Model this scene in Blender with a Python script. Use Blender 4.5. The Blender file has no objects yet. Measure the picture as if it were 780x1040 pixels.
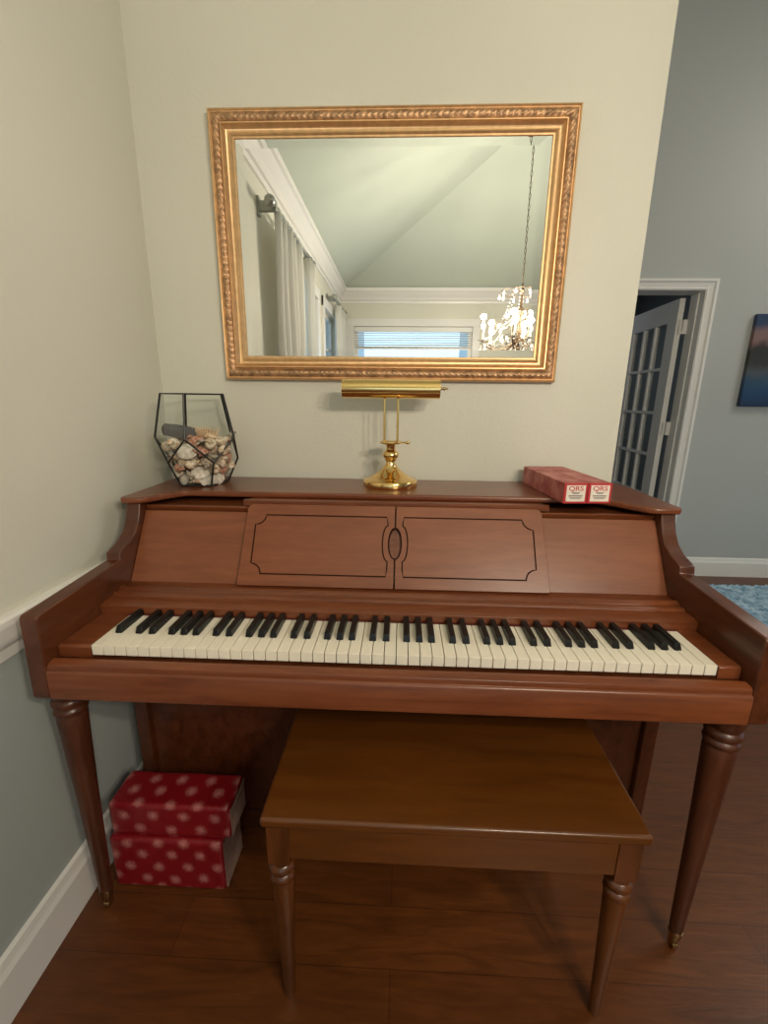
import bpy, bmesh, math, random
from mathutils import Vector, Matrix, noise
random.seed(7)
PI = math.pi
COL = bpy.context.scene.collection

# ---------------------------------------------------------------- camera
CAMP = Vector((0.00304, -1.4409, 1.22493))
cr = Vector((0.99908223, 0.0415693, 0.01032888)); cu = Vector((-0.02029593, 0.24707791, 0.96878304)); cf = Vector((-0.0377196, 0.96810356, -0.24769484))
cam = bpy.data.cameras.new('camera'); co = bpy.data.objects.new('camera', cam); COL.objects.link(co)
m = Matrix((cr, cu, -cf)).transposed().to_4x4(); m.translation = CAMP
co.matrix_world = m
cam.sensor_fit = 'VERTICAL'; cam.sensor_height = 36; cam.sensor_width = 27; cam.lens = 444.61 / 1040 * 36
cam.clip_start = 0.02
bpy.context.scene.camera = co

# ---------------------------------------------------------------- world and exposure
SC = bpy.context.scene
SC.view_settings.view_transform = 'Standard'; SC.view_settings.look = 'None'
SC.view_settings.gamma = 1; SC.view_settings.use_curve_mapping = False
SC.view_settings.exposure = 0.0
w = bpy.data.worlds.new('world'); SC.world = w; w.use_nodes = True
bg = w.node_tree.nodes['Background']; bg.inputs[0].default_value = (0.48, 0.74, 1.0, 1); bg.inputs[1].default_value = 0.85

def area(name, loc, target, sx, sy, power, col):
    l = bpy.data.lights.new(name, 'AREA'); l.shape = 'RECTANGLE'; l.size = sx; l.size_y = sy; l.energy = power; l.color = col
    o = bpy.data.objects.new(name, l); COL.objects.link(o); o.location = loc
    o.rotation_euler = (Vector(target) - Vector(loc)).to_track_quat('-Z', 'Y').to_euler(); return o
# daylight entering by the windows behind and beside the camera
area('daylight_left_window', (-0.95, -1.95, 1.5), (1.5, -1.9, 1.2), 0.9, 1.5, 3.5, (0.6, 0.82, 1))
area('daylight_back_window', (0.1, -4.5, 1.5), (0.1, 0, 1.3), 1.2, 1.2, 5, (0.62, 0.84, 1))
# added fill light, out of view, brightening the far wall and rug
area('living_area_fill_light', (3.4, 0.35, 3.2), (2.5, 0.7, 0), 1.0, 1.0, 25, (1.0, 0.93, 0.82))

area('hall_fill_light', (1.2, 3.1, 2.45), (1.2, 3.1, 0), 0.3, 0.3, 3.5, (0.85, 0.93, 1.0))  # added fill light that lifts the dark room beyond the door

# ---------------------------------------------------------------- helpers
def new_mat(name):
    mt = bpy.data.materials.new(name); mt.use_nodes = True
    nt = mt.node_tree; b = nt.nodes['Principled BSDF']; return mt, nt, b
def plain(name, col, rough=0.5, metal=0.0, bump=0.0, bscale=200, coat=0.0, spec=0.5, var=0.0):
    mt, nt, b = new_mat(name)
    b.inputs['Base Color'].default_value = (*col, 1); b.inputs['Roughness'].default_value = rough
    b.inputs['Metallic'].default_value = metal; b.inputs['Coat Weight'].default_value = coat
    b.inputs['Specular IOR Level'].default_value = spec
    tc = nt.nodes.new('ShaderNodeTexCoord')
    if bump:
        n = nt.nodes.new('ShaderNodeTexNoise'); n.inputs['Scale'].default_value = bscale; n.inputs['Detail'].default_value = 3
        nt.links.new(tc.outputs['Object'], n.inputs['Vector'])
        bp = nt.nodes.new('ShaderNodeBump'); bp.inputs['Strength'].default_value = bump; bp.inputs['Distance'].default_value = 0.002
        nt.links.new(n.outputs['Fac'], bp.inputs['Height']); nt.links.new(bp.outputs[0], b.inputs['Normal'])
    if var:
        n = nt.nodes.new('ShaderNodeTexNoise'); n.inputs['Scale'].default_value = 9; n.inputs['Detail'].default_value = 4
        nt.links.new(tc.outputs['Object'], n.inputs['Vector'])
        r = nt.nodes.new('ShaderNodeValToRGB'); r.color_ramp.elements[0].position = 0.3; r.color_ramp.elements[1].position = 0.7
        r.color_ramp.elements[0].color = (*[c * (1 - var) for c in col], 1); r.color_ramp.elements[1].color = (*[min(1, c * (1 + var)) for c in col], 1)
        nt.links.new(n.outputs['Fac'], r.inputs[0]); nt.links.new(r.outputs[0], b.inputs['Base Color'])
    return mt
def wood(name, dark, light, stretch=(1.2, 14, 14), rough=0.32, coat=0.25, scale=3.0, bump=0.05):
    mt, nt, b = new_mat(name); L = nt.links.new
    tc = nt.nodes.new('ShaderNodeTexCoord'); mp = nt.nodes.new('ShaderNodeMapping'); mp.inputs['Scale'].default_value = stretch
    L(tc.outputs['Object'], mp.inputs['Vector'])
    n1 = nt.nodes.new('ShaderNodeTexNoise'); n1.inputs['Scale'].default_value = scale; n1.inputs['Detail'].default_value = 7; n1.inputs['Distortion'].default_value = 1.1
    L(mp.outputs[0], n1.inputs['Vector'])
    n2 = nt.nodes.new('ShaderNodeTexNoise'); n2.inputs['Scale'].default_value = scale * 9; n2.inputs['Detail'].default_value = 4
    L(mp.outputs[0], n2.inputs['Vector'])
    mx = nt.nodes.new('ShaderNodeMath'); mx.operation = 'MULTIPLY_ADD'; mx.inputs[1].default_value = 0.35; L(n2.outputs['Fac'], mx.inputs[0]); L(n1.outputs['Fac'], mx.inputs[2])
    r = nt.nodes.new('ShaderNodeValToRGB'); r.color_ramp.elements[0].position = 0.48; r.color_ramp.elements[1].position = 0.85
    r.color_ramp.elements[0].color = (*dark, 1); r.color_ramp.elements[1].color = (*light, 1)
    L(mx.outputs[0], r.inputs[0]); L(r.outputs[0], b.inputs['Base Color'])
    b.inputs['Roughness'].default_value = rough; b.inputs['Coat Weight'].default_value = coat; b.inputs['Coat Roughness'].default_value = 0.18
    bp = nt.nodes.new('ShaderNodeBump'); bp.inputs['Strength'].default_value = bump; bp.inputs['Distance'].default_value = 0.001
    L(n2.outputs['Fac'], bp.inputs['Height']); L(bp.outputs[0], b.inputs['Normal'])
    return mt
def emit(name, col, s):
    mt = bpy.data.materials.new(name); mt.use_nodes = True; nt = mt.node_tree; nt.nodes.clear()
    e = nt.nodes.new('ShaderNodeEmission'); e.inputs[0].default_value = (*col, 1); e.inputs[1].default_value = s
    o = nt.nodes.new('ShaderNodeOutputMaterial'); nt.links.new(e.outputs[0], o.inputs[0]); return mt
def thin_glass(name, tint=(0.97, 0.985, 0.98), ior=1.45, rough=0.0):
    mt = bpy.data.materials.new(name); mt.use_nodes = True; nt = mt.node_tree; nt.nodes.clear()
    t = nt.nodes.new('ShaderNodeBsdfTransparent'); t.inputs[0].default_value = (*tint, 1)
    g = nt.nodes.new('ShaderNodeBsdfGlossy'); g.inputs['Roughness'].default_value = rough
    f = nt.nodes.new('ShaderNodeFresnel'); f.inputs[0].default_value = ior
    ge = nt.nodes.new('ShaderNodeNewGeometry'); mr = nt.nodes.new('ShaderNodeMapRange'); mr.inputs[3].default_value = ior; mr.inputs[4].default_value = 1 / ior
    nt.links.new(ge.outputs['Backfacing'], mr.inputs[0]); nt.links.new(mr.outputs[0], f.inputs[0])
    x = nt.nodes.new('ShaderNodeMixShader'); o = nt.nodes.new('ShaderNodeOutputMaterial')
    nt.links.new(f.outputs[0], x.inputs[0]); nt.links.new(t.outputs[0], x.inputs[1]); nt.links.new(g.outputs[0], x.inputs[2]); nt.links.new(x.outputs[0], o.inputs[0])
    return mt

def empty(name, loc, label, cat, group=None):
    o = bpy.data.objects.new(name, None); COL.objects.link(o); o.location = loc; o.empty_display_size = 0.05
    o['label'] = label; o['category'] = cat
    if group: o['group'] = group
    return o
def wloc(o):
    v = Vector((0, 0, 0))
    while o is not None: v = v + o.location; o = o.parent
    return v
def link(name, bm, mat, parent=None, origin=None, smooth=False, bevel=0, seg=2, angle=35):
    """bm is in world coordinates; it is linked as ONE mesh object"""
    me = bpy.data.meshes.new(name)
    bmesh.ops.recalc_face_normals(bm, faces=bm.faces[:])
    org = wloc(parent) if parent else Vector(origin or (0, 0, 0))
    bmesh.ops.translate(bm, verts=bm.verts[:], vec=-org)
    if smooth:
        for f in bm.faces: f.smooth = True
    bm.to_mesh(me); bm.free()
    o = bpy.data.objects.new(name, me); COL.objects.link(o); me.materials.append(mat)
    if parent: o.parent = parent
    else: o.location = org
    if bevel:
        b = o.modifiers.new('bevel', 'BEVEL'); b.width = bevel; b.segments = seg; b.limit_method = 'ANGLE'; b.angle_limit = math.radians(angle)
        b.harden_normals = False
        for p in me.polygons: p.use_smooth = True
    if smooth or bevel:
        try: me.set_sharp_from_angle(angle=math.radians(38))
        except Exception: pass
    return o
def tag(o, label, cat, group=None, kind=None):
    o['label'] = label; o['category'] = cat
    if group: o['group'] = group
    if kind: o['kind'] = kind
    return o
def struct(name, bm, mat, **k):
    o = link(name, bm, mat, **k); o['kind'] = 'structure'; return o
def BM(): return bmesh.new()
def box(bm, x0, x1, y0, y1, z0, z1, M=None):
    vs = [bm.verts.new((x, y, z)) for x in (x0, x1) for y in (y0, y1) for z in (z0, z1)]
    if M: 
        for v in vs: v.co = M @ v.co
    for f in ((0, 1, 3, 2), (4, 6, 7, 5), (0, 4, 5, 1), (2, 3, 7, 6), (0, 2, 6, 4), (1, 5, 7, 3)):
        bm.faces.new([vs[i] for i in f])
    return bm
def prism(bm, pts, axis, a, b, M=None):
    """pts are 2-D; extruded along axis from a to b (axis x: pts=(y,z); y: (x,z); z: (x,y))"""
    def mk(p, t):
        c = {'x': (t, p[0], p[1]), 'y': (p[0], t, p[1]), 'z': (p[0], p[1], t)}[axis]
        v = Vector(c); return bm.verts.new(M @ v if M else v)
    A = [mk(p, a) for p in pts]; Bv = [mk(p, b) for p in pts]; n = len(pts)
    for i in range(n): bm.faces.new([A[i], A[(i + 1) % n], Bv[(i + 1) % n], Bv[i]])
    bm.faces.new(A[::-1]); bm.faces.new(Bv)
    return bm
def lathe(bm, prof, cx, cy, z0, seg=36):
    rings = []
    for r, z in prof:
        if r < 1e-5: rings.append([bm.verts.new((cx, cy, z0 + z))])
        else: rings.append([bm.verts.new((cx + r * math.cos(2 * PI * i / seg), cy + r * math.sin(2 * PI * i / seg), z0 + z)) for i in range(seg)])
    for a, b in zip(rings, rings[1:]):
        for i in range(seg):
            j = (i + 1) % seg
            if len(a) == 1 and len(b) == 1: continue
            if len(a) == 1: bm.faces.new([a[0], b[i], b[j]])
            elif len(b) == 1: bm.faces.new([a[i], b[0], a[j]])
            else: bm.faces.new([a[i], b[i], b[j], a[j]])
    for rg in (rings[0], rings[-1]):
        if len(rg) > 1: bm.faces.new(rg)
    return bm
def tube(bm, pts, r, seg=10, closed=False):
    pts = [Vector(p) for p in pts]; n = len(pts); rings = []
    up = Vector((0, 0, 1))
    for i, p in enumerate(pts):
        a = pts[i - 1] if (i > 0 or closed) else p; b = pts[(i + 1) % n] if (i < n - 1 or closed) else p
        d = (b - a).normalized()
        s = d.cross(up)
        if s.length < 1e-3: s = d.cross(Vector((0, 1, 0)))
        s.normalize(); t = s.cross(d)
        rr = r[i] if isinstance(r, (list, tuple)) else r
        rings.append([bm.verts.new(p + (s * math.cos(2 * PI * k / seg) + t * math.sin(2 * PI * k / seg)) * rr) for k in range(seg)])
    m_ = n if closed else n - 1
    for i in range(m_):
        a, b = rings[i], rings[(i + 1) % n]
        for k in range(seg): bm.faces.new([a[k], a[(k + 1) % seg], b[(k + 1) % seg], b[k]])
    if not closed: bm.faces.new(rings[0][::-1]); bm.faces.new(rings[-1])
    return bm
def sphere(bm, c, r, sub=2, sc=(1, 1, 1)):
    M = Matrix.Translation(c) @ Matrix.Diagonal((*sc, 1))
    bmesh.ops.create_icosphere(bm, subdivisions=sub, radius=r, matrix=M); return bm

# ---------------------------------------------------------------- materials
WALLC = (0.69, 0.678, 0.585)
M_wall = plain('wall_paint', WALLC, 0.42, bump=0.28, bscale=90, spec=0.35)
M_wall_low = plain('lower_wall_paint', (0.42, 0.465, 0.455), 0.4, bump=0.25, bscale=90, spec=0.4)
M_far = plain('far_wall_paint', (0.44, 0.46, 0.45), 0.55, bump=0.1, bscale=60)
M_ceil = plain('ceiling_paint', (0.54, 0.60, 0.52), 0.6)
M_trim = plain('white_trim_paint', (0.80, 0.79, 0.76), 0.32, spec=0.5)
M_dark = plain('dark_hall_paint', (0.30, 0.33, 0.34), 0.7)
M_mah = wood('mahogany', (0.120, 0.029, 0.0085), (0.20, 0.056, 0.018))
M_mahs = wood('mahogany_shaded', (0.058, 0.014, 0.004), (0.105, 0.028, 0.009), stretch=(14, 1.5, 10))  # darker mahogany copy: shade of arms and bottom board put into the colour
M_mahv = wood('mahogany_leg_shaded', (0.050, 0.013, 0.005), (0.095, 0.028, 0.011), stretch=(12, 12, 1.5), rough=0.36, coat=0.1)  # leg mahogany, darkened to carry the shade below the keyboard
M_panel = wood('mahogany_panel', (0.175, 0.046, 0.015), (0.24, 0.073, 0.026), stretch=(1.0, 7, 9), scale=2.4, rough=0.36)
M_groove = plain('groove_shade_and_rim', (0.028, 0.008, 0.004), 0.8, spec=0.1)  # dark colour for the groove shade, also on the pull rim
M_bench = wood('bench_wood', (0.085, 0.025, 0.0032), (0.122, 0.037, 0.005), stretch=(1.0, 7, 10), rough=0.3)
M_benchv = wood('bench_leg_wood', (0.070, 0.020, 0.004), (0.12, 0.036, 0.008), stretch=(12, 12, 1.5), rough=0.3)
M_ivory = plain('key_ivory', (0.86, 0.80, 0.67), 0.28, spec=0.5)
M_ebony = plain('key_ebony', (0.008, 0.008, 0.008), 0.3, spec=0.3)
M_felt = plain('red_felt', (0.10, 0.015, 0.01), 0.9)
M_brass = plain('polished_brass', (0.86, 0.60, 0.24), 0.13, metal=1.0)
M_brassd = plain('aged_brass', (0.45, 0.33, 0.16), 0.25, metal=1.0)
M_black = plain('black_metal_strip', (0.018, 0.018, 0.016), 0.4, metal=0.2)
M_jar = thin_glass('terrarium_glass')
M_pane = thin_glass('window_pane')

def gold_mat(name, base, rough, carved=False):
    mt, nt, b = new_mat(name); L = nt.links.new
    tc = nt.nodes.new('ShaderNodeTexCoord'); n = nt.nodes.new('ShaderNodeTexNoise'); n.inputs['Scale'].default_value = 60; n.inputs['Detail'].default_value = 5
    L(tc.outputs['Object'], n.inputs['Vector'])
    r = nt.nodes.new('ShaderNodeValToRGB'); r.color_ramp.elements[0].position = 0.35; r.color_ramp.elements[1].position = 0.65
    r.color_ramp.elements[0].color = (*[c * (0.55 if carved else 0.85) for c in base], 1); r.color_ramp.elements[1].color = (*base, 1)
    L(n.outputs['Fac'], r.inputs[0]); L(r.outputs[0], b.inputs['Base Color'])
    b.inputs['Metallic'].default_value = 0.75; b.inputs['Roughness'].default_value = rough
    return mt
M_gold = gold_mat('gold_leaf', (0.82, 0.52, 0.26), 0.36)
M_goldc = gold_mat('carved_gold', (0.66, 0.40, 0.22), 0.5, True)

def floor_mat():
    mt, nt, b = new_mat('hardwood_floor'); L = nt.links.new
    tc = nt.nodes.new('ShaderNodeTexCoord')
    br = nt.nodes.new('ShaderNodeTexBrick'); br.inputs['Scale'].default_value = 1.0; br.inputs['Brick Width'].default_value = 1.35; br.inputs['Row Height'].default_value = 0.125
    br.inputs['Mortar Size'].default_value = 0.0012; br.inputs['Mortar Smooth'].default_value = 0.3; br.offset = 0.37; br.offset_frequency = 2
    br.inputs['Color1'].default_value = (0.105, 0.031, 0.0065, 1); br.inputs['Color2'].default_value = (0.125, 0.038, 0.008, 1); br.inputs['Mortar'].default_value = (0.060, 0.018, 0.004, 1)
    L(tc.outputs['Object'], br.inputs['Vector'])
    mp = nt.nodes.new('ShaderNodeMapping'); mp.inputs['Scale'].default_value = (1.3, 11, 1); L(tc.outputs['Object'], mp.inputs['Vector'])
    n = nt.nodes.new('ShaderNodeTexNoise'); n.inputs['Scale'].default_value = 4; n.inputs['Detail'].default_value = 8; n.inputs['Distortion'].default_value = 1.3; L(mp.outputs[0], n.inputs['Vector'])
    r = nt.nodes.new('ShaderNodeValToRGB'); r.color_ramp.elements[0].position = 0.3; r.color_ramp.elements[1].position = 0.75
    r.color_ramp.elements[0].color = (0.68, 0.66, 0.64, 1); r.color_ramp.elements[1].color = (1.22, 1.2, 1.15, 1); L(n.outputs['Fac'], r.inputs[0])
    mx = nt.nodes.new('ShaderNodeMix'); mx.data_type = 'RGBA'; mx.blend_type = 'MULTIPLY'; mx.inputs[0].default_value = 1
    L(br.outputs['Color'], mx.inputs[6]); L(r.outputs[0], mx.inputs[7]); L(mx.outputs[2], b.inputs['Base Color'])
    b.inputs['Roughness'].default_value = 0.36
    bp = nt.nodes.new('ShaderNodeBump'); bp.inputs['Strength'].default_value = 0.25; bp.inputs['Distance'].default_value = 0.002
    L(n.outputs['Fac'], bp.inputs['Height']); L(bp.outputs[0], b.inputs['Normal'])
    return mt
M_floor = floor_mat()

# ---------------------------------------------------------------- room shell
XL, YB, YF = -0.776, -4.24, 1.66
XR = 5.2
def cz(x, y): return 2.455 + 0.48 * max(0, min(x - XL, y - YB, 2.9))
struct('floor', box(BM(), XL - 0.2, XR, YB - 0.2, 4.3, -0.06, 0), M_floor)
# window holes in the left wall and the back wall
def wall_x(name, x0, x1, y0, y1, z0, z1, holes, mat):
    bm = BM(); ys = y0
    for (a, b_, c, d) in sorted(holes):
        box(bm, x0, x1, ys, a, z0, z1)
        if c > z0: box(bm, x0, x1, a, b_, z0, c)
        if d < z1: box(bm, x0, x1, a, b_, d, z1)
        ys = b_
    box(bm, x0, x1, ys, y1, z0, z1); return struct(name, bm, mat)
def wall_y(name, y0, y1, x0, x1, z0, z1, holes, mat):
    bm = BM(); xs = x0
    for (a, b_, c, d) in sorted(holes):
        box(bm, xs, a, y0, y1, z0, z1)
        if c > z0: box(bm, a, b_, y0, y1, z0, c)
        if d < z1: box(bm, a, b_, y0, y1, d, z1)
        xs = b_
    box(bm, xs, x1, y0, y1, z0, z1); return struct(name, bm, mat)
RAILZ = 0.755
W1 = (-2.75, -1.80, 0.85, 2.08); W2 = (-3.80, -3.10, 0.85, 2.08)
wall_x('wall_left', XL - 0.14, XL, YB, 0.0, RAILZ, 4.2, [W1, W2], M_wall)
wall_x('wall_left_lower', XL - 0.14, XL, YB, 0.0, 0, RAILZ, [], M_wall_low)
WB = (-0.6, 0.82, 0.9, 2.08)
wall_y('wall_back', YB - 0.14, YB, XL, XR, 0, 4.2, [WB], M_wall)
# the wall behind the piano ends at a free edge
struct('wall_piano', box(BM(), XL - 0.14, 0.689, 0.0, 0.13, RAILZ, 4.2), M_wall)
struct('wall_piano_lower', box(BM(), XL - 0.14, 0.689, 0.0, 0.13, 0, RAILZ), M_wall_low)
wall_y('wall_far', YF, YF + 0.13, -1.0, XR, 0, 4.4, [(0.98, 1.907, 0, 1.93)], M_far)
struct('wall_passage', box(BM(), -1.0, XL - 0.14, 0.13, YF, 0, 4.4), M_far)
# right end wall with a wide opening
wall_x('wall_right', XR, XR + 0.14, YB, YF, 0, 4.4, [(-2.2, 0.6, 0.3, 2.2)], M_far)
# dim room beyond the door
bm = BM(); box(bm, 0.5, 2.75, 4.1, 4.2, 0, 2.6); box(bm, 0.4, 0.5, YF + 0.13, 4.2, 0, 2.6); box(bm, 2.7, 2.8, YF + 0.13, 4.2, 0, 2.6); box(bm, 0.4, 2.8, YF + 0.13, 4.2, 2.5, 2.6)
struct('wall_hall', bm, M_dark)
# hipped ceiling
bm = BM(); a = 2.9
P = lambda x, y, dz=0: bm.verts.new((x, y, cz(x, y) + dz))
for (q) in ([(XL, YB), (XL + a, YB + a), (XL + a, 4.3), (XL, 4.3)], [(XL, YB), (XR, YB), (XR, YB + a), (XL + a, YB + a)], [(XL + a, YB + a), (XR, YB + a), (XR, 4.3), (XL + a, 4.3)]):
    lo = [P(x, y) for x, y in q]; hi = [P(x, y, 0.06) for x, y in q]
    bm.faces.new(lo); bm.faces.new(hi[::-1])
    for i in range(4): bm.faces.new([lo[i], lo[(i + 1) % 4], hi[(i + 1) % 4], hi[i]])
struct('ceiling', bm, M_ceil)
# crown moulding on the left and back walls (profile: distance out, height)
cp = [(0, 2.335), (0.012, 2.335), (0.016, 2.36), (0.03, 2.365), (0.045, 2.395), (0.075, 2.43), (0.085, 2.445), (0.098, 2.45), (0.098, 2.49), (0, 2.46)]
bm = BM(); prism(bm, [(XL + d, z) for d, z in cp], 'y', YB, 0.0); struct('trim_1', bm, M_trim)
bm = BM(); prism(bm, [(YB + d, z) for d, z in cp], 'x', XL, XR); struct('trim_2', bm, M_trim)
# chair rail on the left wall
cr_ = [(XL, .722), (XL + .010, .722), (XL + .012, .745), (XL + .018, .756), (XL + .020, .764), (XL + .022, .79), (XL + .020, .802), (XL + .014, .806), (XL, .806)]
struct('trim_3', prism(BM(), cr_, 'y', YB, -0.0), M_trim)
# baseboards
bb = lambda s, d: [(s, 0), (s + d * .016, 0), (s + d * .016, .105), (s + d * .011, .118), (s + d * .008, .135), (s, .14)]
struct('baseboard_left', prism(BM(), bb(XL, 1), 'y', YB, 0), M_trim)
struct('baseboard_piano', prism(BM(), bb(0, -1), 'x', XL + .016, .689), M_trim)
bm = BM(); prism(bm, bb(YF, -1), 'x', -1.0, .88); prism(bm, bb(YF, -1), 'x', 1.955, XR); struct('baseboard_far', bm, M_trim)
struct('baseboard_back', prism(BM(), bb(YB, 1), 'x', XL + .016, XR), M_trim)

# door opening in the far wall: casing, stops, jamb
bm = BM()
for s, x0 in ((1, 1.890), (-1, 0.98)):
    pr = [(x0 + s * -.0, YF), (x0, YF - .012), (x0 + s * .008, YF - .018), (x0 + s * .016, YF - .014), (x0 + s * .042, YF - .02), (x0 + s * .050, YF - .028), (x0 + s * .066, YF - .028), (x0 + s * .066, YF)]
    prism(bm, pr, 'z', 0, 1.978)
pr = [(YF, 1.914), (YF - .012, 1.914), (YF - .018, 1.922), (YF - .014, 1.930), (YF - .02, 1.956), (YF - .028, 1.964), (YF - .0285, 1.978), (YF, 1.978)]
prism(bm, pr, 'x', 0.914, 1.956)
struct('trim_4', bm, M_trim)
bm = BM(); box(bm, 1.890, 1.907, YF, YF + .13, 0, 1.93); box(bm, .98, 1.0, YF, YF + .13, 0, 1.93); box(bm, .98, 1.907, YF, YF + .13, 1.914, 1.93)
box(bm, 1.882, 1.890, YF + .04, YF + .075, 0, 1.91); box(bm, 1.0, 1.010, YF + .04, YF + .075, 0, 1.91)
struct('trim_5', bm, M_trim)

# French door leaf swung open into the dim room (hinged at the right jamb)
DX, DY, DW, DT = 1.847, YF + 0.14, 0.74, 0.036
d = empty('door_1', (DX, DY, 0), 'white French door with glass panes swung open into the dim room', 'door'); d['kind'] = 'structure'
MD = Matrix.Translation((DX, DY, 0)) @ Matrix.Rotation(math.radians(87.5), 4, 'Z')   # local x along the leaf
bm = BM()
box(bm, 0, .12, -DT / 2, DT / 2, .01, 1.90, MD); box(bm, DW - .12, DW, -DT / 2, DT / 2, .01, 1.90, MD)
box(bm, .12, DW - .12, -DT / 2, DT / 2, .01, .25, MD); box(bm, .12, DW - .12, -DT / 2, DT / 2, 1.76, 1.90, MD)
link('door_frame', bm, M_trim, d, bevel=.002)
gw = DW - .24
for k in (1, 2):
    x = .12 + gw * k / 3; link('muntin', box(BM(), x - .011, x + .011, -DT / 2 + .002, DT / 2 - .002, .25, 1.76, MD), M_trim, d)
for k in range(1, 5):
    z = .25 + 1.51 * k / 5; link('muntin', box(BM(), .12, DW - .12, -DT / 2 + .003, DT / 2 - .003, z - .01, z + .01, MD), M_trim, d)
link('glass', box(BM(), .12, DW - .12, -.002, .002, .25, 1.76, MD), M_pane, d)
bm = BM(); tube(bm, [MD @ Vector((DW - .06, y, .93)) for y in (-.06, .06)], .008); tube(bm, [MD @ Vector((DW - .06, .055, .93)), MD @ Vector((DW - .16, .06, .93))], .007); tube(bm, [MD @ Vector((DW - .06, -.055, .93)), MD @ Vector((DW - .16, -.06, .93))], .007)
link('door_handle', bm, plain('nickel', (.6, .58, .55), .3, metal=1), d, smooth=True)
for z in (.28, 1.05, 1.72):
    bm = BM(); box(bm, DX + .016, 1.890, DY - .02, DY + .03, z - .045, z + .045); tube(bm, [(DX + .0, DY - .012, z - .045), (DX + .0, DY - .012, z + .045)], .006)
    link('hinge', bm, M_trim, d)

# ---------------------------------------------------------------- windows and curtains (seen in the mirror)
def win(name, axis, c0, c1, z0, z1, face, mid):
    """window with casing on the room side; face is the wall surface coordinate, outwards negative"""
    e = empty(name, (0, 0, 0), 'white framed window, daylight behind', 'window'); e['kind'] = 'structure'
    del e['label'], e['category']
    def bxs(bm, a, b, d0, d1, z0_, z1_):
        if axis == 'y': box(bm, face + d0, face + d1, a, b, z0_, z1_)
        else: box(bm, a, b, face + d0, face + d1, z0_, z1_)
    bm = BM(); t = .085
    bxs(bm, c0 - t, c0, 0, .02, z0 - .1, z1 + t); bxs(bm, c1, c1 + t, 0, .02, z0 - .1, z1 + t); bxs(bm, c0 - t, c1 + t, 0.0, .024, z1, z1 + t); bxs(bm, c0 - t - .02, c1 + t + .02, 0, .05, z0 - .03, z0)
    link('window_frame', bm, M_trim, e, bevel=.002)
    bm = BM(); s = .045
    bxs(bm, c0, c0 + s, -.09, -.03, z0, z1); bxs(bm, c1 - s, c1, -.09, -.03, z0, z1); bxs(bm, c0 + s, c1 - s, -.09, -.03, z1 - s, z1); bxs(bm, c0 + s, c1 - s, -.09, -.03, z0, z0 + s)
    bxs(bm, c0 + s, c1 - s, -.09, -.03, mid - .04, mid + .04)
    link('window_sash', bm, M_trim, e)
    bm = BM(); bxs(bm, c0 + s, c1 - s, -.062, -.058, z0 + s, z1 - s); link('glass', bm, M_pane, e)
    return e
win('window_1', 'y', W1[0], W1[1], W1[2], W1[3], XL, 1.5)
win('window_2', 'y', W2[0], W2[1], W2[2], W2[3], XL, 1.5)
win('window_3', 'x', WB[0], WB[1], WB[2], WB[3], YB, 1.82)

M_rod = plain('pewter_rod', (.36, .37, .34), .35, metal=.7)
def curtain_mat(name, col, tr):
    mt = bpy.data.materials.new(name); mt.use_nodes = True; nt = mt.node_tree; nt.nodes.clear()
    a_ = nt.nodes.new('ShaderNodeBsdfDiffuse'); a_.inputs[0].default_value = (*col, 1)
    t_ = nt.nodes.new('ShaderNodeBsdfTranslucent'); t_.inputs[0].default_value = (*col, 1)
    wv = nt.nodes.new('ShaderNodeTexNoise'); wv.inputs['Scale'].default_value = 300
    tc = nt.nodes.new('ShaderNodeTexCoord'); nt.links.new(tc.outputs['Object'], wv.inputs['Vector'])
    bp = nt.nodes.new('ShaderNodeBump'); bp.inputs['Strength'].default_value = .2; bp.inputs['Distance'].default_value = .001
    nt.links.new(wv.outputs[0], bp.inputs['Height']); nt.links.new(bp.outputs[0], a_.inputs['Normal'])
    x = nt.nodes.new('ShaderNodeMixShader'); x.inputs[0].default_value = tr; o = nt.nodes.new('ShaderNodeOutputMaterial')
    nt.links.new(a_.outputs[0], x.inputs[1]); nt.links.new(t_.outputs[0], x.inputs[2]); nt.links.new(x.outputs[0], o.inputs[0]); return mt
M_cur = curtain_mat('curtain_linen', (.84, .83, .78), .4)
def curtain(y0, y1, z1, label, folds):
    bm = BM(); n = 70; pr = []
    for i in range(n + 1):
        t = i / n; y = y0 + (y1 - y0) * t; pr.append((XL + .085 + .028 * math.sin(t * folds * 2 * PI) + .006 * math.sin(t * 17), y))
    nz = 14; rows = []
    for k in range(nz + 1):
        z = .03 + (z1 - .03) * k / nz; rows.append([bm.verts.new((x + .004 * math.sin(k * .9 + y * 9), y, z)) for x, y in pr])
    for a_, b_ in zip(rows, rows[1:]):
        for i in range(n): bm.faces.new([a_[i], a_[i + 1], b_[i + 1], b_[i]])
    o = link('curtain', bm, M_cur, origin=(XL + .085, (y0 + y1) / 2, .03), smooth=True)
    s = o.modifiers.new('s', 'SOLIDIFY'); s.thickness = .0025
    tag(o, label, 'curtain')
    for k in range(6):
        y = y0 + (y1 - y0) * (k + .5) / 6
        ring = link('curtain_ring', tube(BM(), [(XL + .085 + .0165 * math.cos(t), y, 2.20 + .0165 * math.sin(t)) for t in [i * 2 * PI / 16 for i in range(16)]], .002, 6, True), M_rod, o, smooth=True)
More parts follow.
